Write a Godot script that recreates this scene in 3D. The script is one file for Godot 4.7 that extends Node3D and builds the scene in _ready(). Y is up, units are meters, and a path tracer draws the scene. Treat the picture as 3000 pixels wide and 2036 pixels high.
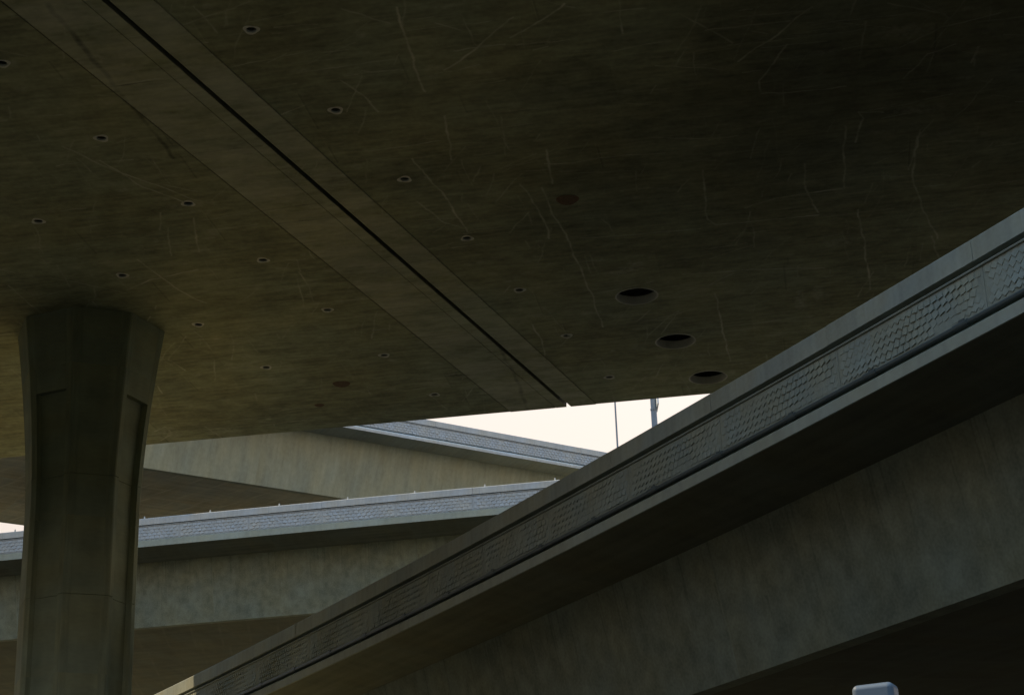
extends Node3D

# ---------------------------------------------------------------- helpers
class Way:                                   # the plan line of a viaduct's near barrier: a circle arc or a straight line
	var centre := Vector2.ZERO
	var radius := 0.0
	var a0 := 0.0
	var turn := 1.0                          # sign of the angle as s grows
	var side := 1.0                          # +1 when "away from the viewer" is outwards from the centre
	var start := Vector2.ZERO
	var dir := Vector2.ZERO
	var away := Vector2.ZERO
	func at(s: float, off: float, y: float) -> Vector3:
		if radius > 0.0:
			var a := a0 + turn * s / radius
			var q := centre + Vector2(cos(a), sin(a)) * (radius + side * off)
			return Vector3(q.x, y, q.y)
		var p := start + dir * s + away * off
		return Vector3(p.x, y, p.y)
	func normal(s: float) -> Vector3:
		if radius > 0.0:
			var a := a0 + turn * s / radius
			return Vector3(cos(a), 0, sin(a)) * side
		return Vector3(away.x, 0, away.y)

func arc(c: Vector2, r: float, first: Vector2, turn: float, side: float) -> Way:
	var w := Way.new()
	w.centre = c; w.radius = r; w.a0 = (first - c).angle(); w.turn = turn; w.side = side
	return w

func straight(p: Vector2, d: Vector2, away: Vector2) -> Way:
	var w := Way.new()
	w.start = p; w.dir = d.normalized(); w.away = away.normalized()
	return w

func begin() -> SurfaceTool:
	var st := SurfaceTool.new()
	st.begin(Mesh.PRIMITIVE_TRIANGLES)
	return st

func tri(st: SurfaceTool, a: Vector3, b: Vector3, c: Vector3, n: Vector3, ua := Vector2.ZERO, ub := Vector2.ZERO, uc := Vector2.ZERO) -> void:
	var flip := (b - a).cross(c - a).dot(n) > 0.0
	st.set_normal(n); st.set_uv(ua); st.add_vertex(a)
	if flip:
		st.set_normal(n); st.set_uv(uc); st.add_vertex(c)
		st.set_normal(n); st.set_uv(ub); st.add_vertex(b)
	else:
		st.set_normal(n); st.set_uv(ub); st.add_vertex(b)
		st.set_normal(n); st.set_uv(uc); st.add_vertex(c)

func quad(st: SurfaceTool, a: Vector3, b: Vector3, c: Vector3, d: Vector3, n: Vector3, ua := Vector2.ZERO, ub := Vector2.ZERO, uc := Vector2.ZERO, ud := Vector2.ZERO) -> void:
	tri(st, a, b, c, n, ua, ub, uc)
	tri(st, a, c, d, n, ua, uc, ud)

func numbered(called: String, to: Node) -> String:
	if not to.has_node(NodePath(called)):
		return called
	var k := 1
	while to.has_node(NodePath("%s_%03d" % [called, k])):
		k += 1
	return "%s_%03d" % [called, k]

func obj(called: String, st: SurfaceTool, m: Material, parent: Node = null) -> MeshInstance3D:
	var o := MeshInstance3D.new()
	var to: Node = parent if parent else self
	o.name = numbered(called, to)
	o.mesh = st.commit()
	o.material_override = m
	to.add_child(o, true)
	return o

func thing(called: String, label: String, category: String, where := Vector3.ZERO, group := "") -> Node3D:
	var o := Node3D.new()
	o.name = numbered(called, self)
	add_child(o, true)
	o.position = where
	o.set_meta("label", label)
	o.set_meta("category", category)
	if group != "":
		o.set_meta("group", group)
	return o

# sweep a closed cross-section (off, y) along a way; uv is metres / uvm
func sweep(st: SurfaceTool, w: Way, prof: Array, s0: float, s1: float, ds: float, uvm := 8.0, caps := true) -> void:
	var n := maxi(1, int(ceil((s1 - s0) / ds)))
	var area := 0.0
	for k in prof.size():
		var p: Vector2 = prof[k]
		var q: Vector2 = prof[(k + 1) % prof.size()]
		area += p.x * q.y - q.x * p.y
	var sg := 1.0 if area > 0.0 else -1.0
	var run := 0.0
	for k in prof.size():
		var p: Vector2 = prof[k]
		var q: Vector2 = prof[(k + 1) % prof.size()]
		var d := (q - p)
		var nn := Vector2(d.y, -d.x).normalized() * sg
		for i in n:
			var sa := s0 + (s1 - s0) * i / n
			var sb := s0 + (s1 - s0) * (i + 1) / n
			var na := w.normal((sa + sb) * 0.5) * nn.x + Vector3.UP * nn.y
			quad(st, w.at(sa, p.x, p.y), w.at(sb, p.x, p.y), w.at(sb, q.x, q.y), w.at(sa, q.x, q.y), na,
				Vector2(sa, run) / uvm, Vector2(sb, run) / uvm, Vector2(sb, run + d.length()) / uvm, Vector2(sa, run + d.length()) / uvm)
		run += d.length()
	if caps:
		var poly := PackedVector2Array()
		for p in prof:
			poly.append(p)
		var idx := Geometry2D.triangulate_polygon(poly)
		for e in [[s0, -1.0], [s1, 1.0]]:
			var t: Vector3 = (w.at(e[0] + 0.01, 0, 0) - w.at(e[0], 0, 0)).normalized() * e[1]
			for i in range(0, idx.size(), 3):
				var a := poly[idx[i]]
				var b := poly[idx[i + 1]]
				var c := poly[idx[i + 2]]
				tri(st, w.at(e[0], a.x, a.y), w.at(e[0], b.x, b.y), w.at(e[0], c.x, c.y), t, a / uvm, b / uvm, c / uvm)

func tube(st: SurfaceTool, path: Array, r: float, seg := 10, r1 := -1.0) -> void:
	for i in path.size() - 1:
		var a: Vector3 = path[i]
		var b: Vector3 = path[i + 1]
		var t := (b - a).normalized()
		var x := t.cross(Vector3.UP if absf(t.y) < 0.9 else Vector3.RIGHT).normalized()
		var y := t.cross(x)
		var ra := r if r1 < 0.0 else lerpf(r, r1, float(i) / (path.size() - 1))
		var rb := r if r1 < 0.0 else lerpf(r, r1, float(i + 1) / (path.size() - 1))
		for k in seg:
			var f := TAU * k / seg
			var g := TAU * (k + 1) / seg
			var nf := x * cos(f) + y * sin(f)
			var ng := x * cos(g) + y * sin(g)
			var nn := (nf + ng).normalized()
			quad(st, a + nf * ra, a + ng * ra, b + ng * rb, b + nf * rb, nn)
			if i == 0:
				tri(st, a, a + nf * ra, a + ng * ra, -t)
			if i == path.size() - 2:
				tri(st, b, b + nf * rb, b + ng * rb, t)

func box(st: SurfaceTool, c: Vector3, x: Vector3, y: Vector3, z: Vector3) -> void:   # half axes
	for e in [[x, y, z], [y, z, x], [z, x, y]]:
		for s in [-1.0, 1.0]:
			var o: Vector3 = c + e[0] * s
			quad(st, o - e[1] - e[2], o + e[1] - e[2], o + e[1] + e[2], o - e[1] + e[2], (e[0] * s).normalized())

# ---------------------------------------------------------------- textures
var srgb := PackedByteArray()

func noise_bytes(w: int, h: int, fx: float, fy: float, freq: float, sd: int, oct := 3) -> PackedByteArray:
	var nz := FastNoiseLite.new()
	nz.seed = sd
	nz.noise_type = FastNoiseLite.TYPE_SIMPLEX_SMOOTH
	nz.frequency = freq
	nz.fractal_octaves = oct
	var im := nz.get_image(maxi(4, int(w / fx)), maxi(4, int(h / fy)))
	im.resize(w, h, Image.INTERPOLATE_CUBIC)
	im.convert(Image.FORMAT_L8)
	return im.get_data()

# base tone (linear), layers [[fx, fy, frequency, octaves, strength], ...], mask (0..255) lifts towards pale, cut lowers
func concrete_image(w: int, h: int, sd: int, base: Color, layers: Array, warm := 0.05, mask := PackedByteArray(), pale := Color.WHITE, cut := PackedByteArray()) -> Image:
	if srgb.is_empty():
		for i in 1024:
			srgb.append(clampi(int(round(255.0 * Color(i / 1023.0, 0, 0).linear_to_srgb().r)), 0, 255))
	var maps := []
	for i in layers.size():
		var l: Array = layers[i]
		maps.append(noise_bytes(w, h, l[0], l[1], l[2], sd + 17 * i, l[3]))
	var tint := noise_bytes(w, h, 4, 4, 0.02, sd + 999, 3)
	var sum := PackedFloat32Array()
	sum.resize(w * h)
	sum.fill(1.0)
	for i in layers.size():
		var g: float = layers[i][4] / 128.0
		var off: float = layers[i][4]
		var mp: PackedByteArray = maps[i]
		for k in w * h:
			sum[k] += mp[k] * g - off
	var out := PackedByteArray()
	out.resize(w * h * 3)
	var has := not mask.is_empty()
	var hc := not cut.is_empty()
	for k in w * h:
		var v := maxf(0.25, sum[k])
		if hc:
			v *= 1.0 - cut[k] / 255.0
		var t := (tint[k] / 128.0 - 1.0) * warm
		var r := base.r * v * (1.0 + t)
		var gg := base.g * v
		var b := base.b * v * (1.0 - 1.6 * t)
		if has and mask[k] > 0:
			var q := mask[k] / 255.0
			r += (pale.r - r) * q
			gg += (pale.g - gg) * q
			b += (pale.b - b) * q
		out[k * 3] = srgb[clampi(int(r * 1023.0), 0, 1023)]
		out[k * 3 + 1] = srgb[clampi(int(gg * 1023.0), 0, 1023)]
		out[k * 3 + 2] = srgb[clampi(int(b * 1023.0), 0, 1023)]
	var im := Image.create_from_data(w, h, false, Image.FORMAT_RGB8, out)
	return im

func mat(im: Image, rough := 0.92, tone := Color.WHITE) -> StandardMaterial3D:
	var m := StandardMaterial3D.new()
	m.albedo_color = tone
	if im:
		im.generate_mipmaps()
		m.albedo_texture = ImageTexture.create_from_image(im)
		m.texture_filter = BaseMaterial3D.TEXTURE_FILTER_LINEAR_WITH_MIPMAPS_ANISOTROPIC
	m.roughness = rough
	m.metallic_specular = 0.3
	return m

func flat(c: Color, rough := 0.7, metal := 0.0) -> StandardMaterial3D:
	var m := StandardMaterial3D.new()
	m.albedo_color = c.linear_to_srgb()
	m.roughness = rough
	m.metallic = metal
	return m

# the sheet of marks on the near soffit: metres (u along the deck edge, v across) to pixels
const U0 := -24.0
const V0 := -40.6
const PXM := 60.0
const TW := 2048
const TH := 1680

func stamp(mask: PackedByteArray, u: float, v: float, r: float, strength: float) -> void:
	var cx := (u - U0) * PXM
	var cy := (v - V0) * PXM
	var rp := r * PXM
	for y in range(maxi(0, int(cy - rp - 1)), mini(TH, int(cy + rp + 2))):
		for x in range(maxi(0, int(cx - rp - 1)), mini(TW, int(cx + rp + 2))):
			var d := Vector2(x - cx, y - cy).length() / rp
			if d < 1.0:
				var q := int(255.0 * strength * (1.0 - d * d))
				if q > mask[y * TW + x]:
					mask[y * TW + x] = q

func scratch(mask: PackedByteArray, rng: RandomNumberGenerator, pts: Array, r: float, strength: float) -> void:
	var wob := FastNoiseLite.new()
	wob.seed = rng.randi() % 10000
	wob.frequency = 1.1
	for i in pts.size() - 1:
		var a: Vector2 = pts[i]
		var b: Vector2 = pts[i + 1]
		var n := int((b - a).length() * PXM * 0.9) + 1
		for k in n:
			var p := a.lerp(b, float(k) / n)
			var j := Vector2(wob.get_noise_2d(p.x, p.y), wob.get_noise_2d(p.y + 50.0, p.x)) * 0.05
			var f := 0.35 + 0.75 * absf(wob.get_noise_2d(p.x * 0.7 + 90.0, p.y * 0.7) * 1.6)
			stamp(mask, p.x + j.x, p.y + j.y, r * (0.75 + 0.5 * f), clampf(strength * f, 0.0, 1.0))

func smear(mask: PackedByteArray, rng: RandomNumberGenerator, u: float, v: float, ru: float, rv: float, strength: float) -> void:
	for k in int(60.0 * ru * rv / 0.05) + 12:
		var a := rng.randf() * TAU
		var q := sqrt(rng.randf())
		stamp(mask, u + cos(a) * q * ru, v + sin(a) * q * rv, 0.03 + 0.05 * rng.randf(), strength * (1.0 - 0.6 * q) * rng.randf())

# pale lines left where the form sheets of an underside met (a 1024 x 512 mask over 9 m x 9 m)
func form_lines(rng: RandomNumberGenerator, strength: int) -> PackedByteArray:
	var m := PackedByteArray()
	m.resize(1024 * 512)
	for k in 7:
		var x := int(k * 146 + rng.randf_range(-8, 8)) + 8
		var s := strength * rng.randf_range(0.35, 1.0)
		var skew := 0.62
		for y in 512:
			for dx in 13:
				var xx := posmod(x + dx + int(y * skew), 1024)
				m[y * 1024 + xx] = int(s * (0.6 + 0.4 * sin(y * 0.05 + k)))
	for k in 7:
		var y := int(k * 73 + rng.randf_range(-4, 4)) + 5
		var s := strength * rng.randf_range(0.2, 0.7)
		for x in 1024:
			for dy in 8:
				var yy := posmod(y + dy, 512)
				m[yy * 1024 + x] = maxi(m[yy * 1024 + x], int(s * (0.5 + 0.5 * sin(x * 0.02 + k * 2.0))))
	return m

# runs of water down a web (a 1024 x 1024 mask over 9 m x 9 m, the web's top at row 0)
func drips(rng: RandomNumberGenerator, count: int, strength: int) -> PackedByteArray:
	var m := PackedByteArray()
	m.resize(1024 * 1024)
	for k in count:
		var x := rng.randf_range(0, 1024)
		var y0 := 0 if rng.randf() < 0.6 else rng.randi_range(20, 150)
		var long := rng.randi_range(40, 230)
		var wide := rng.randf_range(0.8, 4.5)
		var s := strength * rng.randf_range(0.3, 1.0)
		for y in long:
			x += rng.randf_range(-0.35, 0.35)
			var q := s * (1.0 - float(y) / long) * (0.6 + 0.4 * rng.randf())
			var w := wide * (1.0 - 0.4 * y / long)
			for dx in range(-int(w) - 1, int(w) + 2):
				var f := clampf(1.0 - absf(dx) / (w + 0.5), 0.0, 1.0)
				var xx := posmod(int(x) + dx, 1024)
				var i := mini(1023, y0 + y) * 1024 + xx
				m[i] = maxi(m[i], int(q * f))
	return m

# ---------------------------------------------------------------- the barrier and girder of a viaduct
# The relief: rows of small cast steps, turned to and fro along the panel, each proud at its lower edge
func relief(w: Way, s0: float, s1: float, y0: float, y1: float, face: float, pitch: float, proud: float, rng: RandomNumberGenerator, round_cells := false) -> SurfaceTool:
	var st := begin()
	var rows := int((y1 - y0) / (pitch * (0.62 if round_cells else 0.8)))
	var rh := (y1 - y0) / rows
	var cols := int((s1 - s0) / pitch)
	var cw := (s1 - s0) / cols
	for r in rows:
		for c in cols:
			var sc := s0 + (c + 0.5 + (0.5 if r % 2 else 0.0)) * cw
			var yc := y0 + (r + 0.5) * rh
			if sc > s1 - cw * 0.4:
				continue
			var ph := (sc - s0) / (s1 - s0)
			var sw := sin(TAU * (sc / 2.7) + (yc - y0) * 3.2)
			var th := deg_to_rad(14.0 + 34.0 * sw) + rng.randf_range(-0.1, 0.1)
			var fade := smoothstep(0.0, 0.05, ph) * smoothstep(0.0, 0.05, 1.0 - ph)
			var wear := clampf(1.0 + 0.45 * sin(sc * 2.1 + yc * 7.0) + rng.randf_range(-0.35, 0.2) + 0.3 * minf(0.0, sin(sc * 5.3 - yc * 6.0)), 0.08, 1.1)
			var pr := proud * (0.3 + 0.7 * fade) * wear
			var hw := cw * (0.40 if round_cells else 0.41)
			var hh := rh * (0.50 if round_cells else 0.52)
			if round_cells:
				th = deg_to_rad(5.0 + 12.0 * sw) + rng.randf_range(-0.15, 0.15)
				pr = proud * rng.randf_range(0.5, 1.1)
			var ax := Vector2(cos(th), sin(th))
			var ay := Vector2(-sin(th), cos(th))
			var lim := func(q: Vector2) -> Vector2: return Vector2(clampf(q.x, s0, s1), clampf(q.y, y0, y1))
			var o := Vector2(sc, yc)
			var bl: Vector2 = lim.call(o - ax * hw - ay * hh)
			var br: Vector2 = lim.call(o + ax * hw - ay * hh)
			var tr: Vector2 = lim.call(o + ax * hw + ay * hh)
			var tl: Vector2 = lim.call(o - ax * hw + ay * hh)
			var n := -w.normal(sc)
			var A := w.at(bl.x, face - pr, bl.y)
			var B := w.at(br.x, face - pr * 0.7, br.y)
			var C := w.at(tr.x, face - 0.001, tr.y)
			var D := w.at(tl.x, face - 0.001, tl.y)
			var A0 := w.at(bl.x, face + 0.004, bl.y)
			var B0 := w.at(br.x, face + 0.004, br.y)
			var t := (B - A).normalized()
			quad(st, A, B, C, D, (n * rh - Vector3.DOWN * pr).normalized(), bl / 3.0, br / 3.0, tr / 3.0, tl / 3.0)
			quad(st, A, B, B0, A0, (t.cross(n) * (1.0 if t.cross(n).y < 0.0 else -1.0)).normalized(), bl / 3.0, br / 3.0, br / 3.0, bl / 3.0)
			tri(st, A, D, A0, -t, bl / 3.0, tl / 3.0, bl / 3.0)
			tri(st, B, C, B0, t, br / 3.0, tr / 3.0, br / 3.0)
	return st

# spec: top, cop, tex0, tex1 (relief), led (top of slab edge), fas (bottom of slab edge), ov (off, y), wb (off, y), wide, wb_far
func viaduct(root: Node3D, w: Way, s0: float, s1: float, d: Dictionary, M: Dictionary, rng: RandomNumberGenerator) -> void:
	var ds: float = d.ds
	var wide: float = d.wide
	var bar := Node3D.new()
	bar.name = "barrier"
	root.add_child(bar, true)
	var st := begin()
	sweep(st, w, [Vector2(0.14, d.led), Vector2(0.14, d.cop + 0.003), Vector2(0.28, d.cop + 0.003), Vector2(0.28, d.led)], s0, s1, ds, 3.0)
	obj("wall_core", st, M.barrier, bar)
	st = begin()
	sweep(st, w, [Vector2(0.018, d.tex1 + 0.004), Vector2(0.012, d.tex1 + 0.018), Vector2(0.022, d.tex1 + 0.032), Vector2(0.141, d.tex1 + 0.036), Vector2(0.141, d.tex1 + 0.001)], s0, s1, ds, 3.0)
	obj("bead", st, M.barrier, bar)
	var joints: Array = d.joints
	for i in joints.size() - 1:
		var a: float = joints[i]
		var b: float = joints[i + 1]
		st = begin()
		sweep(st, w, [Vector2(0.04, d.tex0 - 0.04), Vector2(0.04, d.tex1), Vector2(0.139, d.tex1), Vector2(0.139, d.tex0 - 0.04)], a + 0.004, b - 0.004, ds, 3.0)
		var pn := obj("relief_panel", st, M.barrier, bar)
		var rl := relief(w, a + 0.03, b - 0.03, d.tex0, d.tex1 - 0.004, 0.04, d.pitch, d.proud, rng, d.get("cells", false))
		rl.append_from(pn.mesh, 0, Transform3D.IDENTITY)
		pn.mesh = rl.commit()
		pn.set_meta("kind", "stuff")
	var seams: Array = d.seams
	for i in seams.size() - 1:
		st = begin()
		var dy := rng.randf_range(-0.004, 0.004)
		var dx := rng.randf_range(-0.004, 0.004)
		sweep(st, w, [Vector2(dx, d.cop), Vector2(dx, d.top - 0.02 + dy), Vector2(dx + 0.02, d.top + dy), Vector2(0.28, d.top + dy), Vector2(0.30, d.top - 0.02 + dy), Vector2(0.30, d.cop)], seams[i] + 0.005, seams[i + 1] - 0.005, ds, 3.0)
		obj("coping", st, M.coping, bar)
	# deck slab with its edge
	st = begin()
	var ov: Vector2 = d.ov
	var wb: Vector2 = d.wb
	var fo: float = d.fo
	var bv: float = d.get("bev", 0.015)
	sweep(st, w, [Vector2(fo, d.fas), Vector2(fo, d.led - bv), Vector2(fo + bv, d.led), Vector2(0.30, d.led), Vector2(0.30, d.fas)], s0, s1, ds, 6.0)
	obj("deck_edge", st, M.get("edge", M.slab), root)
	st = begin()
	sweep(st, w, [Vector2(fo + 0.03, d.fas - 0.003), Vector2(wide - fo, d.fas - 0.003), Vector2(wide - ov.x, ov.y), ov], s0, s1, ds, 6.0)
	obj("overhang", st, M.get("overhang", M.soffit), root)
	st = begin()
	sweep(st, w, [Vector2(0.303, d.fas), Vector2(0.303, d.led), Vector2(wide - fo, d.led), Vector2(wide - fo, d.fas)], s0, s1, ds, 6.0)
	obj("deck_slab", st, M.slab, root)
	st = begin()
	sweep(st, w, [Vector2(0.31, d.led + 0.004), Vector2(0.31, d.led + 0.03), Vector2(wide - 0.31, d.led + 0.03), Vector2(wide - 0.31, d.led + 0.004)], s0, s1, ds, 6.0)
	obj("road_surface", st, M.asphalt, root)
	# box girder: two webs standing on a bottom slab
	var wt := ov + Vector2(0, -0.002)
	st = begin()
	sweep(st, w, [wt, wb, wb + Vector2(0.3, 0), wt + Vector2(0.3, 0)], s0, s1, ds, 9.0)
	obj("web", st, M.web, root)
	st = begin()
	sweep(st, w, [Vector2(wide - wt.x, wt.y), Vector2(wide - wb.x, wb.y), Vector2(wide - wb.x - 0.3, wb.y), Vector2(wide - wt.x - 0.3, wt.y)], s0, s1, ds, 9.0)
	obj("web", st, M.web, root)
	st = begin()
	sweep(st, w, [wb + Vector2(0.302, 0.004), wb + Vector2(0.302, 0.2), Vector2(wide - wb.x - 0.302, wb.y + 0.2), Vector2(wide - wb.x - 0.302, wb.y + 0.004)], s0, s1, ds, 9.0)
	obj("bottom_slab", st, M.soffit, root)
	# the barrier of the far side
	st = begin()
	sweep(st, w, [Vector2(wide - 0.30, d.led + 0.001), Vector2(wide - 0.30, d.top), Vector2(wide - 0.05, d.top), Vector2(wide - 0.05, d.led + 0.001)], s0, s1, ds, 3.0)
	obj("far_barrier", st, M.coping, root)

func pipe_run(root: Node3D, w: Way, off: float, y: float, r: float, s0: float, s1: float, spots: Array, m: Material) -> void:
	var pts := []
	var n := int((s1 - s0) / 0.5)
	for i in n + 1:
		pts.append(w.at(lerpf(s0, s1, float(i) / n), off, y))
	var st := begin()
	tube(st, pts, r, 10)
	var p := obj("conduit", st, m, root)
	for s in spots:
		st = begin()
		tube(st, [w.at(s - 0.13, off, y), w.at(s + 0.13, off, y)], r * 1.28, 12)
		box(st, w.at(s, off + 0.02, y + r * 1.5), (w.at(s + 0.05, 0, 0) - w.at(s, 0, 0)), Vector3.UP * r * 0.8, w.normal(s) * 0.018)
		obj("coupling", st, m, p)

func _ready() -> void:
	# ------------------------------------------------------------ camera, sky, sun
	var cam := Camera3D.new()
	cam.name = "camera"
	var p := deg_to_rad(21.6)
	var r := deg_to_rad(2.1)
	var fw := Vector3(0, sin(p), -cos(p))
	var r0 := Vector3.RIGHT
	var u0 := Vector3(0, cos(p), sin(p))
	var rx := r0 * cos(r) - u0 * sin(r)
	var uy := r0 * sin(r) + u0 * cos(r)
	cam.transform = Transform3D(Basis(rx, uy, -fw), Vector3(0, 1.6, 0))
	cam.fov = rad_to_deg(2.0 * atan(1018.0 / 5500.0))
	cam.near = 0.1
	cam.far = 3000.0
	add_child(cam)
	cam.current = true

	var sun_az := deg_to_rad(-75.0)
	var sun_el := deg_to_rad(49.0)
	var to_sun := Vector3(sin(sun_az) * cos(sun_el), sin(sun_el), -cos(sun_az) * cos(sun_el))
	var we := WorldEnvironment.new()
	we.name = "world_environment"
	var env := Environment.new()
	env.background_mode = Environment.BG_SKY
	env.tonemap_mode = Environment.TONE_MAPPER_LINEAR
	env.tonemap_exposure = 0.8
	env.sdfgi_enabled = true
	env.ssao_enabled = true
	env.ssil_enabled = true
	var sky_im := Image.create(512, 256, false, Image.FORMAT_RGBF)
	for y in 256:
		var el := (0.5 - (y + 0.5) / 256.0) * PI
		var f := smoothstep(deg_to_rad(18.5), deg_to_rad(36.0), el)
		for x in 512:
			# haze near the horizon scatters forward: paler towards the sun, thinner away from it
			var az := ((x + 0.5) / 512.0 - 0.5) * TAU
			var d := Vector3(sin(az) * cos(el), sin(el), -cos(az) * cos(el))
			var h := 0.36 + 0.64 * minf(1.0, (1.0 + d.dot(to_sun)) / 1.38)
			var c := (Color(1.54, 1.36, 1.22) * h).lerp(Color(0.70, 1.15, 1.74), f)
			if el < 0.0:
				c = Color(0.30, 0.27, 0.20)
			c.a = 1.0
			sky_im.set_pixel(x, y, c)
	var psm := PanoramaSkyMaterial.new()
	psm.panorama = ImageTexture.create_from_image(sky_im)
	var sky := Sky.new()
	sky.sky_material = psm
	env.sky = sky
	we.environment = env
	add_child(we)
	var sun := DirectionalLight3D.new()
	sun.name = "sun"
	sun.light_energy = 1.6
	sun.light_color = Color(1.0, 0.90, 0.74)
	sun.light_angular_distance = 0.5
	sun.shadow_enabled = true
	sun.transform = Transform3D(Basis.looking_at(-to_sun, Vector3.UP), Vector3(0, 60, 0))
	add_child(sun)

	var rng := RandomNumberGenerator.new()
	rng.seed = 7731

	# ------------------------------------------------------------ materials
	var fine := [[4, 4, 0.03, 4, 0.10], [1, 1, 0.09, 3, 0.08], [1, 16, 0.05, 2, 0.06]]
	var plain := [[4, 4, 0.02, 4, 0.11], [1, 1, 0.07, 3, 0.06], [1, 20, 0.04, 2, 0.07]]
	var stained := [[6, 6, 0.03, 4, 0.13], [2, 14, 0.03, 3, 0.08], [1, 3, 0.03, 4, 0.15], [2, 1, 0.05, 3, 0.10], [1, 1, 0.09, 2, 0.07]]
	var boards := [[6, 4, 0.03, 4, 0.14], [14, 1, 0.04, 3, 0.13], [1, 6, 0.02, 2, 0.06], [1, 1, 0.09, 2, 0.05]]
	var m_plain := mat(concrete_image(512, 512, 11, Color(0.34, 0.34, 0.26), plain))
	var m_column := mat(concrete_image(512, 512, 13, Color(0.28, 0.295, 0.185), [[4, 4, 0.03, 4, 0.12], [2, 24, 0.05, 3, 0.13], [1, 8, 0.06, 2, 0.08], [1, 1, 0.08, 3, 0.06]], 0.06))
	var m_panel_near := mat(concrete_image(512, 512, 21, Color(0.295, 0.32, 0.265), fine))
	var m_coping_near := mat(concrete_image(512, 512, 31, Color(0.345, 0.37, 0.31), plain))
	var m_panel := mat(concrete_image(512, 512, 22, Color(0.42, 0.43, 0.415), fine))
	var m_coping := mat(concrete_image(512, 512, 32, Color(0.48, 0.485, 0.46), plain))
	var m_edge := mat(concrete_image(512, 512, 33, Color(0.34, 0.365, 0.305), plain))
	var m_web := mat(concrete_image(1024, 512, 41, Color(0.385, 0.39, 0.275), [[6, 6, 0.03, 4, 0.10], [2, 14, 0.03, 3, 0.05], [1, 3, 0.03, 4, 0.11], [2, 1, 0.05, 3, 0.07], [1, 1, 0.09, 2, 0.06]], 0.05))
	var m_web_shaded := mat(concrete_image(1024, 1024, 43, Color(0.188, 0.205, 0.148), [[12, 12, 0.03, 4, 0.10], [3, 5, 0.05, 4, 0.17], [3, 3, 0.06, 4, 0.18], [1, 1, 0.12, 3, 0.16]], 0.06, drips(rng, 40, 70), Color(0.3, 0.32, 0.25), drips(rng, 46, 105)))  # web concrete toned down, with shade put into the colour
	var forms := form_lines(rng, 190)
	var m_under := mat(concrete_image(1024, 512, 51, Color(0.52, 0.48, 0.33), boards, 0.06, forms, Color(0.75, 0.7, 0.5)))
	var m_under_shaded := mat(concrete_image(1024, 512, 53, Color(0.11, 0.111, 0.07), boards, 0.06, form_lines(rng, 50), Color(0.25, 0.235, 0.17)))  # darker copy of the underside concrete, shade included in its tone
	var m_overhang := mat(concrete_image(512, 512, 57, Color(0.15, 0.16, 0.12), boards))  # slab concrete darkened here to carry the shade under the deck edge
	var m_asphalt := flat(Color(0.028, 0.028, 0.025), 0.95)
	var m_dark := flat(Color(0.12, 0.115, 0.10), 0.95)
	var m_steel := flat(Color(0.22, 0.26, 0.30), 0.6, 0.2)
	var m_conduit := flat(Color(0.075, 0.10, 0.10), 0.6, 0.1)

	# ------------------------------------------------------------ ground
	var gd := begin()
	quad(gd, Vector3(-900, 0, -900), Vector3(900, 0, -900), Vector3(900, 0, 900), Vector3(-900, 0, 900), Vector3.UP, Vector2(0, 0), Vector2(200, 0), Vector2(200, 200), Vector2(0, 200))
	var gnd := obj("ground", gd, mat(concrete_image(256, 256, 61, Color(0.34, 0.285, 0.175), [[2, 2, 0.05, 4, 0.2]], 0.1), 1.0))
	gnd.set_meta("kind", "structure")
	gnd.set_meta("label", "dry open ground under the interchange")
	for z in [["added_road", -38.0, 70.0, Color(0.015, 0.015, 0.013), "unseen dark asphalt added under the near decks to cut bounce light"], ["bounce_gravel", -58.0, -38.0, Color(0.56, 0.46, 0.235), "unseen pale gravel added to bounce light onto the near soffit"], ["added_road", -99.0, -58.0, Color(0.045, 0.044, 0.04), "unseen asphalt added under the middle viaduct to cut bounce light"]]:  # unseen ground zones, added and toned to shape the bounce light
		gd = begin()
		var xl := -16.0 if z[0] == "bounce_gravel" else -400.0
		if z[0] == "bounce_gravel":                   # dark ground added west of it, to narrow the bounce light
			var gx := begin()
			quad(gx, Vector3(-400, 0.004, z[1]), Vector3(xl, 0.004, z[1]), Vector3(xl, 0.004, z[2]), Vector3(-400, 0.004, z[2]), Vector3.UP)
			var rx2 := obj("added_road", gx, m_asphalt, null)
			rx2.set_meta("kind", "structure")
			rx2.set_meta("label", "unseen asphalt added west of the gravel to limit bounce light")
		var xr := 400.0
		if z[0] == "bounce_gravel":  # dark ground added east of the gravel, narrowing its bounce
			xr = 8.0
			var gy := begin()
			quad(gy, Vector3(xr, 0.004, z[1]), Vector3(400, 0.004, z[1]), Vector3(400, 0.004, z[2]), Vector3(xr, 0.004, z[2]), Vector3.UP)
			var ry2 := obj("added_road", gy, m_asphalt, null)
			ry2.set_meta("kind", "structure")
			ry2.set_meta("label", "unseen asphalt added east of the gravel to limit bounce light")
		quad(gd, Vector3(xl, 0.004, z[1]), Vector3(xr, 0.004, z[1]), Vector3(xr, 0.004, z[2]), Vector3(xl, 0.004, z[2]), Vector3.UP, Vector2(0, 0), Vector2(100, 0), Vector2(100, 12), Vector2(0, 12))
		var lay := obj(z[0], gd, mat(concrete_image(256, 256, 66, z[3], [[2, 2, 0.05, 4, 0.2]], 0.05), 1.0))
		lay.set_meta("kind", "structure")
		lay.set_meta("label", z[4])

	# slope added out of view, behind and beside the viewer, to block low sky
	var hl := begin()
	var hn := FastNoiseLite.new()
	hn.seed = 5
	hn.frequency = 0.03
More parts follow.
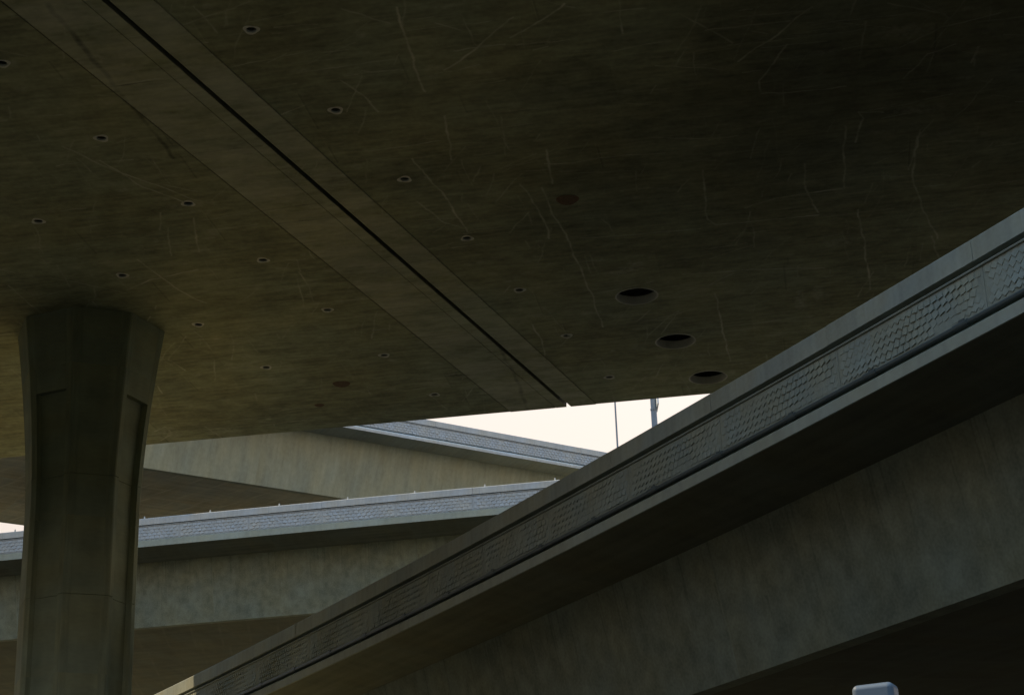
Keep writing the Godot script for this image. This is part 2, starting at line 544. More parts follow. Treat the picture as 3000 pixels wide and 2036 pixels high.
	var hp := func(i: int, j: int) -> Vector3:
		var az := deg_to_rad(70.0 + 5.0 * i)
		var rr := 34.0 + 9.0 * j
		var rise := smoothstep(0.0, 1.0, j / 8.0) * 50.0 * smoothstep(0.0, 5.0, minf(i, 43.0 - i))
		var q := Vector3(sin(az) * rr, 0, -cos(az) * rr)
		return q + Vector3.UP * (rise * (1.0 + 0.25 * hn.get_noise_2d(q.x, q.z)) - 0.5)
	for i in 43:
		for j in 14:
			var a: Vector3 = hp.call(i, j)
			var b: Vector3 = hp.call(i + 1, j)
			var c: Vector3 = hp.call(i + 1, j + 1)
			var d: Vector3 = hp.call(i, j + 1)
			var n := (b - a).cross(d - a).normalized()
			quad(hl, a, b, c, d, n if n.y > 0.0 else -n, Vector2(a.x, a.z) / 12.0, Vector2(b.x, b.z) / 12.0, Vector2(c.x, c.z) / 12.0, Vector2(d.x, d.z) / 12.0)
	var added_hill := obj("added_slope", hl, mat(concrete_image(256, 256, 68, Color(0.018, 0.019, 0.011), [[2, 2, 0.05, 4, 0.3]], 0.1), 1.0))
	added_hill.set_meta("kind", "structure")
	added_hill.set_meta("label", "dark slope added out of view to block low sky")

	# ------------------------------------------------------------ the near overpass
	near_overpass(rng, m_plain, m_web_shaded, m_dark)
	column(m_column)

	# ------------------------------------------------------------ right-hand viaduct
	var way_r := arc(Vector2(-270.36, 122.92), 311.05, Vector2(6.042, -19.885), -1.0, 1.0)
	var vr := thing("highway_viaduct", "nearest viaduct, rising diagonally to the right with patterned barrier and a conduit along its edge", "viaduct", Vector3.ZERO)
	var sp := {"top": 10.96, "cop": 10.672, "tex0": 10.055, "tex1": 10.572, "led": 9.885, "fas": 9.71, "fo": -0.03, "ov": Vector2(1.35, 9.475), "wb": Vector2(1.8, 7.365), "wide": 10.4, "ds": 1.0, "pitch": 0.118, "proud": 0.02,
		"joints": [-9.0, -6.2, -2.1, 0.79, 3.71, 6.53, 9.07, 11.6, 13.9, 16.0, 18.6, 21.4, 24.1, 26.9, 29.7, 32.4, 36.0],
		"seams": [-9.0, -4.2, 0.89, 3.85, 6.67, 9.5, 14.29, 17.87, 22.0, 26.05, 31.0, 36.0]}
	viaduct(vr, way_r, -9.0, 36.0, sp, {"barrier": m_panel_near, "coping": m_coping_near, "slab": m_edge, "web": m_web_shaded, "soffit": m_under_shaded, "overhang": m_overhang, "asphalt": m_asphalt}, rng)
	pipe_run(vr, way_r, 0.028, 9.985, 0.034, -9.0, 36.0, [-2.3, -0.5, 1.27, 3.06, 4.84, 6.62, 8.4, 10.19, 11.91, 13.6, 15.29, 17.08, 18.79, 20.42, 22.16, 23.9, 25.7, 27.5, 29.3], m_conduit)

	# ------------------------------------------------------------ middle viaduct
	var way_m := arc(Vector2(130.2, -800.5), 738.85, Vector2(-22.187, -77.576), -1.0, -1.0)
	var vm := thing("highway_viaduct", "middle viaduct crossing behind the column with pale studded barrier above a dark overhang", "viaduct", Vector3.ZERO)
	sp = {"top": 24.62, "cop": 24.335, "tex0": 23.72, "tex1": 24.26, "led": 23.65, "fas": 23.37, "fo": -0.03, "ov": Vector2(1.5, 23.11), "wb": Vector2(2.0, 20.43), "wide": 20.0, "ds": 3.0, "pitch": 0.21, "proud": 0.026, "cells": true,
		"joints": [-12.0, -7.5, -1.4, 2.6, 5.01, 8.1, 11.15, 14.34, 17.5, 20.75, 24.0, 27.2, 32.0, 36.0],
		"seams": [-12.0, -6.0, 5.01, 14.34, 20.75, 28.0, 36.0]}
	viaduct(vm, way_m, -12.0, 36.0, sp, {"barrier": m_panel, "coping": m_coping, "slab": m_edge, "web": m_web_shaded, "soffit": m_under_shaded, "overhang": m_overhang, "asphalt": m_asphalt}, rng)
	for s in [0.55, 6.47, 9.41, 12.45, 15.42, 18.29, 21.25, 24.17]:
		var st := begin()
		tube(st, [way_m.at(s, 0.12, 24.615), way_m.at(s, 0.12, 24.68), way_m.at(s, 0.12, 24.74)], 0.036, 8, 0.026)
		obj("barrier_stud", st, m_coping, vm)

	# ------------------------------------------------------------ far viaduct
	var fd := Vector2(0.826, -0.564)
	var way_f := straight(Vector2(-3.998, -89.16), fd, Vector2(-0.564, -0.826))
	var vf := thing("highway_viaduct", "farthest and highest viaduct, its barrier against the sky and its ribbed underside seen below", "viaduct", Vector3.ZERO)
	sp = {"top": 33.08, "cop": 32.77, "tex0": 32.17, "tex1": 32.70, "led": 32.07, "fas": 31.84, "fo": -0.12, "bev": 0.10, "ov": Vector2(1.0, 31.72), "wb": Vector2(2.0, 28.97), "wide": 15.4, "ds": 8.0, "pitch": 0.21, "proud": 0.026, "cells": true,
		"joints": [-8.0, -4.0, 0.0, 4.0, 8.0, 12.0, 16.0, 20.0],
		"seams": [-30.0, -12.0, 0.0, 9.0, 20.0]}
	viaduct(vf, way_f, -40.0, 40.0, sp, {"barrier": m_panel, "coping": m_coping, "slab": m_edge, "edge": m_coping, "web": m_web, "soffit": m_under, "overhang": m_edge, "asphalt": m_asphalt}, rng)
	pipe_run(vf, way_f, 0.02, 32.115, 0.03, -30.0, 30.0, [-5.4, -3.25, -1.37, 0.68, 2.75, 4.56, 6.89, 8.75], m_conduit)

	# ------------------------------------------------------------ poles on the middle viaduct
	var lp := thing("lamp_post", "thin pale grey lamp post, left of the two poles against the sky", "lamp post", Vector3(4.62, 23.65, -80.81))
	var st2 := begin()
	var pts := []
	for i in 9:
		pts.append(Vector3(0, i * 1.3, 0))
	tube(st2, pts, 0.055, 12, 0.032)
	obj("shaft", st2, m_steel, lp)
	st2 = begin()
	box(st2, Vector3(0, 0.03, 0), Vector3.RIGHT * 0.17, Vector3.UP * 0.03, Vector3.BACK * 0.17)
	obj("base_plate", st2, m_steel, lp)
	var sp2 := thing("sign_post", "thick blue-grey sign post, right of the two poles, pale panel on its edge", "sign post", Vector3(6.34, 23.65, -80.47))
	st2 = begin()
	tube(st2, [Vector3.ZERO, Vector3(0, 6.48, 0)], 0.137, 20)
	obj("shaft", st2, m_steel, sp2)
	st2 = begin()
	tube(st2, [Vector3(0, 6.48, 0), Vector3(0, 6.56, 0)], 0.155, 20)
	obj("collar", st2, m_steel, sp2)
	st2 = begin()
	tube(st2, [Vector3(0, 6.56, 0), Vector3(0, 10.5, 0)], 0.132, 20)
	obj("upper_shaft", st2, m_steel, sp2)
	st2 = begin()
	box(st2, Vector3(0.165, 8.3, 0.15), Vector3.RIGHT * 0.032, Vector3.UP * 1.75, Vector3.BACK * 0.6)
	var sgn := obj("sign_panel", st2, flat(Color(0.75, 0.78, 0.78), 0.5), sp2)
	sgn.set_meta("label", "pale panel seen edge-on beside the post")
	# ------------------------------------------------------------ the pale box at the bottom edge
	pale_box()

# ---------------------------------------------------------------- near overpass
const EDGE := Vector2(0.98749, 0.15760)      # along the deck edge (x, z)
const JOINT := Vector2(0.35950, -0.93315)    # along the hinge joint, towards the far edge
const ORIGIN := Vector2(1.198, -40.42)       # where the joint's left side meets the far edge
const SOFFIT := 16.1

func ab(q: Vector2) -> Vector2:              # plan point to (a along the edge, b back from the far edge along the joint)
	var d := q - ORIGIN
	var det := EDGE.x * -JOINT.y - EDGE.y * -JOINT.x
	return Vector2((d.x * -JOINT.y - d.y * -JOINT.x) / det, (EDGE.x * d.y - EDGE.y * d.x) / det)

func at_ab(a: float, b: float, y: float) -> Vector3:
	var q := ORIGIN + EDGE * a - JOINT * b
	return Vector3(q.x, y, q.y)

func uv_of(v: Vector3) -> Vector2:
	var e := Vector2(v.x, v.z)
	return Vector2((e.dot(EDGE) - U0) * PXM / TW, (e.dot(Vector2(-EDGE.y, EDGE.x)) - V0) * PXM / TH)

func flat_quad(st: SurfaceTool, a0: float, a1: float, b0: float, b1: float, y: float) -> void:
	var c := [at_ab(a0, b0, y), at_ab(a1, b0, y), at_ab(a1, b1, y), at_ab(a0, b1, y)]
	quad(st, c[0], c[1], c[2], c[3], Vector3.DOWN, uv_of(c[0]), uv_of(c[1]), uv_of(c[2]), uv_of(c[3]))

# a flat underside between a0..a1, b0..b1 with round openings [centre (a,b), radius, half cell]
func pierced(st: SurfaceTool, a0: float, a1: float, b0: float, b1: float, holes: Array) -> void:
	var cuts := [b0, b1]
	for h in holes:
		cuts.append(h[0].y - h[2])
		cuts.append(h[0].y + h[2])
	cuts.sort()
	for i in cuts.size() - 1:
		var lo: float = cuts[i]
		var hi: float = cuts[i + 1]
		if hi - lo < 1e-6:
			continue
		var mid := (lo + hi) * 0.5
		var spans := []
		for h in holes:
			if absf(h[0].y - mid) < h[2]:
				spans.append([h[0].x - h[2], h[0].x + h[2]])
		spans.sort_custom(func(x, y): return x[0] < y[0])
		var from := a0
		for s in spans:
			flat_quad(st, from, s[0], lo, hi, SOFFIT)
			from = s[1]
		flat_quad(st, from, a1, lo, hi, SOFFIT)
	for h in holes:
		var c: Vector3 = at_ab(h[0].x, h[0].y, SOFFIT)
		var ring := []
		for k in 32:
			var q := k / 8.0
			var sd := int(q)
			var f := (q - sd) * 2.0 - 1.0
			var o := [Vector2(f, -1), Vector2(1, f), Vector2(-f, 1), Vector2(-1, -f)][sd] as Vector2
			ring.append(at_ab(h[0].x + o.x * h[2], h[0].y + o.y * h[2], SOFFIT))
		for k in 32:
			var p0: Vector3 = ring[k]
			var p1: Vector3 = ring[(k + 1) % 32]
			var q0: Vector3 = c + (p0 - c).normalized() * h[1]
			var q1: Vector3 = c + (p1 - c).normalized() * h[1]
			quad(st, p0, p1, q1, q0, Vector3.DOWN, uv_of(p0), uv_of(p1), uv_of(q1), uv_of(q0))

func sleeve(st: SurfaceTool, c: Vector3, rad: float, deep: float, rim: float) -> void:
	for k in 28:
		var f := TAU * k / 28
		var g := TAU * (k + 1) / 28
		var d0 := Vector3(cos(f), 0, sin(f))
		var d1 := Vector3(cos(g), 0, sin(g))
		var n := -(d0 + d1).normalized()
		quad(st, c + d0 * rad + Vector3.DOWN * 0.004, c + d1 * rad + Vector3.DOWN * 0.004, c + d1 * rad + Vector3.UP * deep, c + d0 * rad + Vector3.UP * deep, n, uv_of(c), uv_of(c), uv_of(c), uv_of(c))
		var lump := 0.12 if rim < 0.2 else 0.012
		var j0 := rim * (1.0 + lump * sin(f * 3.0 + c.x * 5.0))
		var j1 := rim * (1.0 + lump * sin(g * 3.0 + c.x * 5.0))
		quad(st, c + d0 * rad + Vector3.DOWN * 0.004, c + d1 * rad + Vector3.DOWN * 0.004, c + d1 * j1 + Vector3.DOWN * 0.002, c + d0 * j0 + Vector3.DOWN * 0.002, Vector3.DOWN)

func soffit_sheet(rng: RandomNumberGenerator) -> Image:
	var mask := PackedByteArray()
	mask.resize(TW * TH)
	var cut := PackedByteArray()
	cut.resize(TW * TH)
	var across := Vector2(-EDGE.y, EDGE.x)
	# plywood form sheets: slight steps in tone, thin dark seams here and there
	var v := V0
	var row := 0
	while v < V0 + TH / PXM:
		var u := U0 + rng.randf_range(-1.2, 0.0)
		while u < U0 + TW / PXM:
			var du := 2.44
			var tone := int(rng.randf_range(0.0, 34.0))
			var x0 := int((u - U0) * PXM)
			var y0 := int((v - V0) * PXM)
			for y in range(maxi(0, y0), mini(TH, y0 + 73)):
				for x in range(maxi(0, x0), mini(TW, x0 + 146)):
					cut[y * TW + x] = tone + 8
			if rng.randf() < 0.35:
				for y in range(maxi(0, y0), mini(TH, y0 + int(rng.randf_range(20, 73)))):
					if x0 >= 0 and x0 < TW - 1:
						cut[y * TW + x0] = 78
						cut[y * TW + x0 + 1] = 60
			u += du
		v += 1.22
		row += 1
	var worn := FastNoiseLite.new()
	worn.seed = 88
	worn.frequency = 0.45
	# paler bands beside the hinge joint (their own pour), from line A to the joint and on to line E
	for y in TH:
		var vv := V0 + y / PXM
		for x in range(0, TW):
			var q := EDGE * (U0 + x / PXM) + across * vv
			var sgd := (q - ORIGIN).dot(Vector2(-JOINT.y, JOINT.x))
			if sgd > -1.27 and sgd < 0.66:
				cut[y * TW + x] = int(cut[y * TW + x] * 0.35)
				mask[y * TW + x] = clampi(int(72.0 + 95.0 * worn.get_noise_2d(q.dot(EDGE) * 1.0, vv * 2.6) + 45.0 * worn.get_noise_2d(q.dot(EDGE) * 5.0, vv * 14.0)), 4, 170)
	# long thin deposits and cracks
	var lines := [
		[[-2.74, -23.13], [-3.12, -23.52], [-3.7, -23.92]], [[-3.54, -23.33], [-3.92, -23.72], [-4.28, -24.14], [-4.83, -24.63]],
		[[-5.12, -22.68], [-5.19, -23.63], [-5.26, -24.53], [-5.24, -25.18]], [[-6.41, -24.53], [-6.22, -25.06], [-6.09, -25.66]],
		[[-5.09, -26.01], [-5.2, -26.69], [-5.29, -27.54]], [[-3.83, -28.02], [-3.33, -28.14], [-2.85, -28.03], [-1.77, -28.11]],
		[[-3.7, -27.55], [-3.76, -28.3], [-3.81, -28.82]], [[-4.33, -28.69], [-4.23, -29.4], [-4.15, -30.42], [-4.18, -31.02]],
		[[-3.97, -28.91], [-3.96, -30.18], [-3.87, -31.09], [-3.82, -32.53], [-3.76, -34.08], [-3.78, -35.55]],
		[[-5.94, -27.32], [-5.81, -28.19], [-5.66, -29.19], [-5.58, -30.36]], [[-6.21, -28.91], [-6.15, -29.21], [-5.92, -29.84], [-5.67, -30.19]],
		[[-1.2, -28.92], [-1.25, -29.99], [-1.29, -30.84], [-1.16, -31.17], [0.11, -31.19], [0.72, -31.19]], [[-0.6, -30.58], [0.02, -30.3], [1.21, -30.18]],
		[[0.5, -29.07], [0.51, -30.01], [0.72, -31.12]], [[1.23, -27.88], [1.17, -28.85], [1.18, -30.17]],
		[[1.83, -27.55], [1.4, -27.44], [1.51, -27.7], [1.37, -28.52]], [[2.45, -28.29], [2.36, -29.14], [2.33, -30.05], [2.54, -31.35], [2.9, -32.79]],
		[[2.26, -29.76], [2.4, -28.52], [2.66, -27.98]], [[2.07, -25.52], [2.66, -25.05], [3.49, -24.85]], [[2.14, -26.49], [2.48, -25.82], [2.88, -25.61]],
		[[-0.4, -25.36], [0.09, -24.85], [0.77, -24.03]], [[-0.09, -26.4], [-0.13, -26.06], [0.39, -25.03]], [[1.42, -31.15], [1.51, -32.44], [1.65, -34.94]],
		[[-0.09, -26.46], [0.44, -26.53], [1.24, -26.55]], [[2.76, -32.6], [2.93, -33.75], [3.01, -34.94]],
		[[-11.36, -25.58], [-10.87, -26.57], [-10.39, -27.21], [-9.88, -28.01]], [[-10.96, -26.17], [-10.67, -27.14], [-10.04, -28.11]],
		[[-12.43, -31.34], [-11.83, -30.99], [-10.81, -30.76]], [[-11.75, -30.05], [-11.49, -31.58], [-11.2, -32.35]],
		[[-5.18, -35.0], [-5.09, -35.99], [-5.24, -37.16]], [[-1.93, -33.26], [-0.62, -33.34], [0.8, -33.62]], [[-3.63, -31.15], [-2.38, -31.24], [-1.44, -31.25]],
		[[-14.81, -39.89], [-14.42, -39.49], [-14.41, -38.99], [-14.75, -39.27]], [[-13.51, -39.24], [-13.4, -40.15]], [[-1.33, -38.2], [-1.37, -35.61], [-1.38, -34.34]]]
	for l in lines:
		var pts := []
		for q in l:
			pts.append(Vector2(q[0], q[1]))
		scratch(mask, rng, pts, 0.022, 0.85)
	for k in 1500:
		var s := Vector2(rng.randf_range(-20.0, 8.0), rng.randf_range(-40.3, -20.0))
		var ang := rng.randf_range(-0.12, 0.12) if rng.randf() < 0.45 else (rng.randf_range(1.0, 1.7) if rng.randf() < 0.7 else rng.randf_range(-0.9, 0.9))
		var bend := rng.randf_range(-0.05, 0.05)
		var pts := [s]
		for i in rng.randi_range(1, 5):
			ang += bend
			s += Vector2(cos(ang), sin(ang)) * rng.randf_range(0.15, 0.4)
			pts.append(s)
		scratch(mask, rng, pts, rng.randf_range(0.011, 0.021), rng.randf_range(0.15, 0.65))
	# pour joints across the pale bands
	for vj in [-23.9, -26.3, -28.6, -29.2, -31.4, -33.9, -36.2, -38.4]:
		var q: Vector2 = ORIGIN + JOINT * ((vj - ORIGIN.dot(across)) / JOINT.dot(across))
		var u: float = q.dot(EDGE)
		if rng.randf() < 0.6:
			scratch(cut, rng, [Vector2(u - 1.28, vj), Vector2(u - 0.1, vj + 0.02)], 0.022, 0.8)
		else:
			scratch(cut, rng, [Vector2(u + 0.1, vj), Vector2(u + 0.68, vj - 0.02)], 0.022, 0.8)
	# patches of bloom
	for b in [[-2.93, -32.76, 0.28, 0.14, 0.6], [-3.17, -32.86, 0.25, 0.1, 0.5], [-2.78, -32.55, 0.16, 0.12, 0.6], [0.27, -35.12, 0.12, 0.6, 0.5], [0.61, -34.85, 0.1, 0.4, 0.45], [1.07, -32.48, 0.35, 0.2, 0.4], [2.43, -27.57, 0.45, 0.14, 0.45], [2.16, -25.04, 0.5, 0.2, 0.45], [-3.26, -35.03, 0.35, 0.12, 0.4], [-14.5, -39.5, 0.35, 0.5, 0.4], [-13.2, -39.7, 0.4, 0.3, 0.35]]:
		smear(mask, rng, b[0], b[1], b[2], b[3], b[4])
	for k in 520:
		smear(mask, rng, rng.randf_range(-20.0, 8.0), rng.randf_range(-40.4, -20.0), rng.randf_range(0.04, 0.22), rng.randf_range(0.03, 0.08), rng.randf_range(0.15, 0.4))
	# worn pale patches in the bands
	for k in 90:
		var vj := rng.randf_range(-40.2, -20.0)
		var q: Vector2 = ORIGIN + JOINT * ((vj - ORIGIN.dot(across)) / JOINT.dot(across))
		smear(mask, rng, q.dot(EDGE) + (rng.randf_range(-1.2, -0.15) if rng.randf() < 0.7 else rng.randf_range(0.15, 0.6)), vj, rng.randf_range(0.1, 0.35), rng.randf_range(0.05, 0.2), rng.randf_range(0.25, 0.6))
	# painted shade: darker tone above the ramp, strongest towards the near edge
	var shade_noise := FastNoiseLite.new()
	shade_noise.seed = 404
	shade_noise.frequency = 0.35
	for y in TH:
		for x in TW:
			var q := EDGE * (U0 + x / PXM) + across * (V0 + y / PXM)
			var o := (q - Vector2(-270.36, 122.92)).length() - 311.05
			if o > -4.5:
				var w := smoothstep(-4.0, 2.5, o + 1.6 * shade_noise.get_noise_2d(q.x, q.y * 2.0))
				w *= smoothstep(-34.0, -26.0, V0 + y / PXM + 2.0 * shade_noise.get_noise_2d(q.y, q.x))
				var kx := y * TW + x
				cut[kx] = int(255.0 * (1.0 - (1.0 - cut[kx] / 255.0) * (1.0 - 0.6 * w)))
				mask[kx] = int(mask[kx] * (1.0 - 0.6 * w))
	# dark stains: an oily triangle by line A, diagonal dark seams in the band
	smear(cut, rng, -7.17, -37.5, 0.3, 0.25, 0.75)
	for sm in [[[-6.04, -36.0], [-6.0, -38.2], [-6.1, -40.3]], [[-9.9, -21.5], [-9.81, -24.2], [-9.75, -26.4]]]:
		var pts := []
		for q in sm:
			pts.append(Vector2(q[0], q[1]))
		scratch(cut, rng, pts, 0.05, 0.8)
	return concrete_image(TW, TH, 71, Color(0.40, 0.395, 0.222), [[8, 8, 0.03, 4, 0.20], [24, 2, 0.045, 3, 0.10], [10, 1, 0.09, 2, 0.14], [4, 1, 0.12, 3, 0.18], [3, 2, 0.07, 4, 0.22], [1, 1, 0.13, 3, 0.14]], 0.06, mask, Color(0.80, 0.76, 0.55), cut)

func near_overpass(rng: RandomNumberGenerator, m_plain: Material, m_web: Material, m_dark: Material) -> void:
	var root := thing("highway_overpass", "dark overpass filling the upper frame, stained concrete underside split by a long diagonal joint", "overpass", Vector3.ZERO)
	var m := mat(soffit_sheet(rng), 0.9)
	var m_ring := mat(concrete_image(128, 128, 81, Color(0.74, 0.72, 0.60), [[1, 1, 0.06, 3, 0.15]]))
	var b1 := 20.0
	var per := EDGE.x * -JOINT.y + EDGE.y * JOINT.x     # metres across the joint per metre along the edge
	var small := []
	for q in [[-3.632, -23.676], [-2.65, -26.168], [-1.725, -28.658], [-0.749, -31.127], [0.187, -33.604], [1.146, -36.084], [2.119, -38.607], [-7.45, -24.362], [-6.5, -26.805], [-5.53, -29.282], [-4.57, -31.756], [-3.63, -34.242], [-2.7, -36.801], [-1.766, -39.303], [-8.256, -29.764], [-7.28, -32.217], [-6.28, -34.75], [-5.25, -37.249]]:
		small.append(ab(Vector2(q[0], q[1])))
	var large := []
	for q in [[2.502, -34.124], [3.439, -36.615], [4.31, -38.85]]:
		large.append(ab(Vector2(q[0], q[1])))
	# strips between the lines: left span | A groove | left hinge strip | joint | right hinge strip | E groove | right span
	var la := -1.27 / per
	var lc := -0.24 / per
	var gap := 0.10 / per
	var le := gap + 0.56 / per
	var gr := 0.022 / per
	for side in 2:
		var holes := []
		for h in small:
			if (h.x < 0.0) == (side == 0):
				holes.append([h, 0.076, 0.16])
		if side == 1:
			for h in large:
				holes.append([h, 0.405, 0.5])
		var st := begin()
		if side == 0:
			pierced(st, -32.0, la - gr, 0.0, b1, holes)
		else:
			pierced(st, le + gr, 32.0, 0.0, b1, holes)
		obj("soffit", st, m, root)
	# hinge strips, a few millimetres proud
	for s in [[la, lc - gr * 0.35], [lc + gr * 0.35, 0.0], [gap, le]]:
		var st := begin()
		flat_quad(st, s[0], s[1], -0.002, b1, SOFFIT - 0.008)
		for e in s:
			var p0 := at_ab(e, -0.002, SOFFIT - 0.008)
			var p1 := at_ab(e, b1, SOFFIT - 0.008)
			quad(st, p0, p1, p1 + Vector3.UP * 0.25, p0 + Vector3.UP * 0.25, Vector3(EDGE.x, 0, EDGE.y) * (1.0 if e == s[1] else -1.0), uv_of(p0), uv_of(p1), uv_of(p1), uv_of(p0))
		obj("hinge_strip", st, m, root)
	# backing of the three thin grooves
	for g in [[la - gr - 0.1, la + 0.1], [lc - 0.1, lc + 0.1], [le - 0.1, le + gr + 0.1]]:
		var st := begin()
		flat_quad(st, g[0], g[1], 0.01, b1, SOFFIT + 0.06)
		obj("groove_back", st, m_dark, root)
	# diaphragm walls either side of the open joint
	for e in [[0.0, 1.0], [gap, -1.0]]:
		var st := begin()
		var p0 := at_ab(e[0], 0.0, SOFFIT)
		var p1 := at_ab(e[0], b1, SOFFIT)
		quad(st, p0, p1, p1 + Vector3.UP * 2.2, p0 + Vector3.UP * 2.2, Vector3(EDGE.x, 0, EDGE.y) * e[1])
		obj("diaphragm", st, m_plain, root)
	# outer webs leaning outwards, near and far, stopping at the joint
	var outw := -Vector3(-EDGE.y, 0, EDGE.x)
	for r in [[-32.0, 0.0], [gap, 32.0]]:
		for nf in [0.0, b1]:
			var sgn := 1.0 if nf == 0.0 else -1.0
			var st := begin()
			var p0 := at_ab(r[0], nf, SOFFIT)
			var p1 := at_ab(r[1], nf, SOFFIT)
			var up := Vector3.UP * 2.0 + outw * sgn * 0.6
			quad(st, p0, p1, p1 + up, p0 + up, (outw * sgn + Vector3.DOWN * 0.3).normalized(), Vector2(r[0], 2) / 9.0, Vector2(r[1], 2) / 9.0, Vector2(r[1], 0) / 9.0, Vector2(r[0], 0) / 9.0)
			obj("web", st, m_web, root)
	# deck slab and edge barriers on top
	var mid := at_ab(0.0, b1 * 0.5, SOFFIT + 2.22)
	var half := (at_ab(0.0, 0.0, 0.0) - at_ab(0.0, b1, 0.0)).dot(outw) * 0.5 + 2.6
	var ex := Vector3(EDGE.x, 0, EDGE.y)
	var st3 := begin()
	box(st3, mid, ex * 34.0, Vector3.UP * 0.2, outw * half)
	obj("deck_slab", st3, m_plain, root)
	st3 = begin()
	box(st3, mid + Vector3.UP * 0.22, ex * 33.9, Vector3.UP * 0.016, outw * (half - 0.4))
	obj("road_surface", st3, flat(Color(0.05, 0.05, 0.047), 0.95), root)
	for sg in [-1.0, 1.0]:
		st3 = begin()
		box(st3, mid + outw * sg * (half - 0.2) + Vector3.UP * 0.7, ex * 34.0, Vector3.UP * 0.495, outw * 0.15)
		obj("barrier", st3, m_plain, root)
	# sleeves of the vents and drains
	for h in small:
		var st := begin()
		var c := at_ab(h.x, h.y, SOFFIT)
		sleeve(st, c, 0.078, 0.03, 0.122)
		obj("vent_hole", st, m_ring, root)
	for h in large:
		var st := begin()
		var c := at_ab(h.x, h.y, SOFFIT)
		sleeve(st, c, 0.405, 0.17, 0.43)
		var dh := obj("drain_opening", st, m_ring, root)
		dh.set_meta("label", "wide round opening in the soffit")
	# rusty plugs set into the underside
	var m_rust := mat(concrete_image(128, 128, 91, Color(0.19, 0.12, 0.07), [[1, 1, 0.05, 3, 0.3]]))
	for q in [[1.07, -29.68, 0.2], [-3.759, -38.42, 0.19], [-4.386, -39.716, 0.11]]:
		var st := begin()
		var c := Vector3(q[0], SOFFIT - 0.004, q[1])
		for k in 24:
			var f := TAU * k / 24
			var g := TAU * (k + 1) / 24
			var rf: float = q[2] * (1.0 + 0.08 * sin(f * 3.0))
			var rg: float = q[2] * (1.0 + 0.08 * sin(g * 3.0))
			tri(st, c, c + Vector3(cos(f), 0, sin(f)) * rf, c + Vector3(cos(g), 0, sin(g)) * rg, Vector3.DOWN, Vector2(0.5, 0.5), Vector2(0.5 + 0.5 * cos(f), 0.5 + 0.5 * sin(f)), Vector2(0.5 + 0.5 * cos(g), 0.5 + 0.5 * sin(g)))
		var o := obj("plug", st, m_rust, root)
		o.set_meta("label", "rust-brown round plug in the soffit")

# ---------------------------------------------------------------- the octagonal column
func apothem(y: float) -> float:
	var t := clampf((y - 12.3) / 3.8, 0.0, 1.0)
	var v := 1.025 + 0.004 * (y - 8.0) * (1.0 if y < 12.3 else 0.0) + (0.017 if y >= 12.3 else 0.0) + 0.34 * pow(t, 1.6)
	return v

func ring_of(y: float, inset: float) -> Array:
	var out := []
	var ap := apothem(y)
	var rr := ap / cos(PI / 8.0)
	for k in 8:
		var f := deg_to_rad(90.5 + 45.0 * k)
		var g := deg_to_rad(90.5 + 45.0 * (k + 1))
		var a := Vector2(cos(f), sin(f)) * rr
		var b := Vector2(cos(g), sin(g)) * rr
		var n := (a + b).normalized()
		var e := a.lerp(b, 0.02)
		out.append(e)
		out.append(a.lerp(b, 0.14))
		out.append(a.lerp(b, 0.18) - n * (inset if k % 2 == 0 else 0.0))
		out.append(a.lerp(b, 0.82) - n * (inset if k % 2 == 0 else 0.0))
		out.append(a.lerp(b, 0.86))
		out.append(a.lerp(b, 0.98))
	return out

func column(m: Material) -> void:
	var root := thing("support_column", "tall octagonal concrete column with flared top and recessed faces at the left", "column", Vector3(-8.50, 0, -35.08))
	var heights := []
	var y := 0.0
	while y < 12.0:
		heights.append(y)
		y += 2.0
	for yy in [10.46, 10.475, 10.49, 12.80, 12.815, 12.83]:
		heights.append(yy)
	y = 12.2
	while y < 14.5:
		heights.append(y)
		y += 0.25
	heights.append(14.5)
	heights.sort()
	var caph := [14.5, 14.75, 15.0, 15.25, 15.5, 15.7, 15.9, 16.098]
	for part in 2:
		var st := begin()
		var hs: Array = heights if part == 0 else caph
		var inset := 0.11 if part == 0 else 0.0
		for i in hs.size() - 1:
			var ra := ring_of(hs[i], inset)
			var rb := ring_of(hs[i + 1], inset)
			var sa := 0.985 if absf(hs[i] - 10.475) < 0.001 or absf(hs[i] - 12.815) < 0.001 else 1.0
			var sb := 0.985 if absf(hs[i + 1] - 10.475) < 0.001 or absf(hs[i + 1] - 12.815) < 0.001 else 1.0
			for k in ra.size():
				var j := (k + 1) % ra.size()
				var a := Vector3(ra[k].x * sa, hs[i], ra[k].y * sa)
				var b := Vector3(ra[j].x * sa, hs[i], ra[j].y * sa)
				var c := Vector3(rb[j].x * sb, hs[i + 1], rb[j].y * sb)
				var d := Vector3(rb[k].x * sb, hs[i + 1], rb[k].y * sb)
				var n := (b - a).cross(d - a).normalized()
				if n.dot(Vector3(a.x + b.x, 0, a.z + b.z)) < 0.0:
					n = -n
				var u := k * 0.16
				quad(st, a, b, c, d, n, Vector2(u, hs[i]) / 3.0, Vector2(u + 0.16, hs[i]) / 3.0, Vector2(u + 0.16, hs[i + 1]) / 3.0, Vector2(u, hs[i + 1]) / 3.0)
		# close the recesses under the capital
		if part == 1:
			var full := ring_of(14.5, 0.0)
			for k in full.size():
				var j := (k + 1) % full.size()
				tri(st, Vector3(0, 14.5, 0), Vector3(full[k].x, 14.5, full[k].y), Vector3(full[j].x, 14.5, full[j].y), Vector3.DOWN)
		obj("shaft" if part == 0 else "capital", st, m, root)

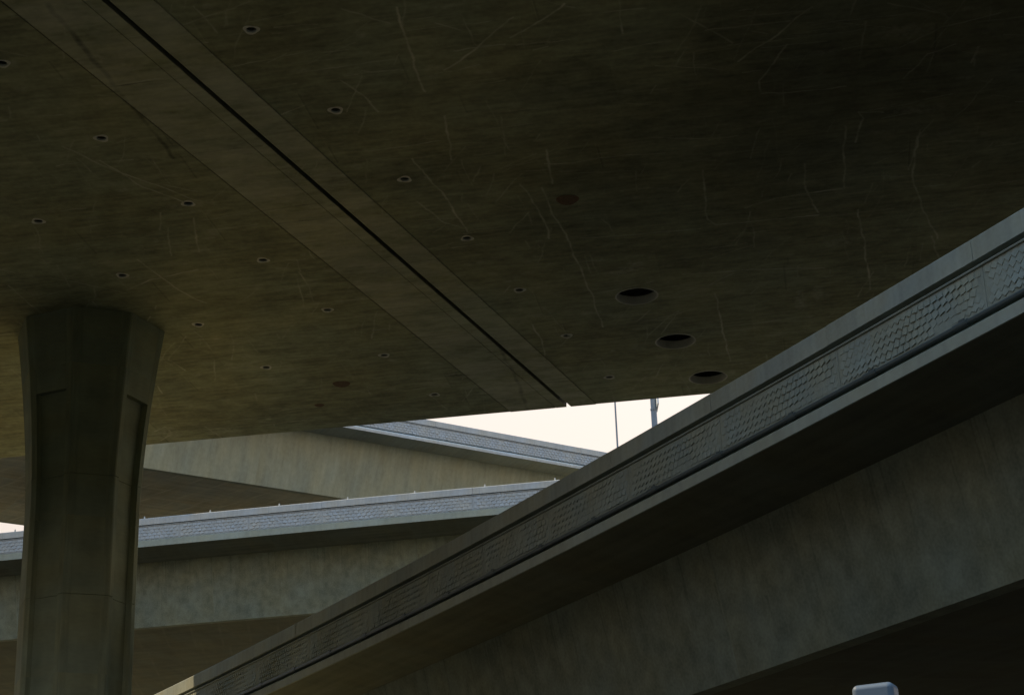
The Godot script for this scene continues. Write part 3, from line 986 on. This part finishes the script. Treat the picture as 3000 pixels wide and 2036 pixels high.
func pale_box() -> void:
	var root := thing("equipment_box", "pale blue-grey box with rounded corners at the bottom edge, before the dark girder underside", "box", Vector3(2.64, 0, -14.12))
	var yaw := deg_to_rad(-25.0)
	var x := Vector3(cos(yaw), 0, -sin(yaw))
	var z := Vector3(sin(yaw), 0, cos(yaw))
	var c := Vector3(0, 4.05, 0)
	var hw := 0.16
	var hh := 0.30
	var dp := 0.10
	var rad := 0.045
	# rounded box: superellipsoid-like grid pushed onto a box with rounded edges
	var st := begin()
	for f in [[x, Vector3.UP, z], [x, Vector3.UP, -z], [z, Vector3.UP, x], [z, Vector3.UP, -x], [x, z, Vector3.UP], [x, z, Vector3.DOWN]]:
		var n := 28
		var spread := func(i: int) -> float: return sin((2.0 * i / n - 1.0) * PI / 2.0)
		for i in n:
			for j in n:
				var v := []
				var vn := []
				for q in [[i, j], [i + 1, j], [i + 1, j + 1], [i, j + 1]]:
					var d: Vector3 = f[0] * spread.call(q[0]) + f[1] * spread.call(q[1]) + f[2]
					var l := Vector3(d.dot(x) * hw, d.y * hh, d.dot(z) * dp)
					var inner := Vector3(clampf(l.x, -hw + rad, hw - rad), clampf(l.y, -hh + rad, hh - rad), clampf(l.z, -dp + rad, dp - rad))
					var out := (l - inner).normalized()
					var w := inner + out * rad
					v.append(c + x * w.x + Vector3.UP * w.y + z * w.z)
					vn.append((x * out.x + Vector3.UP * out.y + z * out.z).normalized())
				for t in [[0, 1, 2], [0, 2, 3]]:
					var fl: bool = (v[t[1]] - v[t[0]]).cross(v[t[2]] - v[t[0]]).dot(f[2]) > 0.0
					for e in ([t[0], t[2], t[1]] if fl else t):
						st.set_normal(vn[e])
						st.set_uv(Vector2.ZERO)
						st.add_vertex(v[e])
	obj("housing", st, flat(Color(0.125, 0.165, 0.205), 0.5), root)
	st = begin()
	tube(st, [Vector3(0, 0, 0), Vector3(0, 3.76, 0)], 0.045, 16)
	obj("pole", st, flat(Color(0.4, 0.43, 0.45), 0.5, 0.4), root)
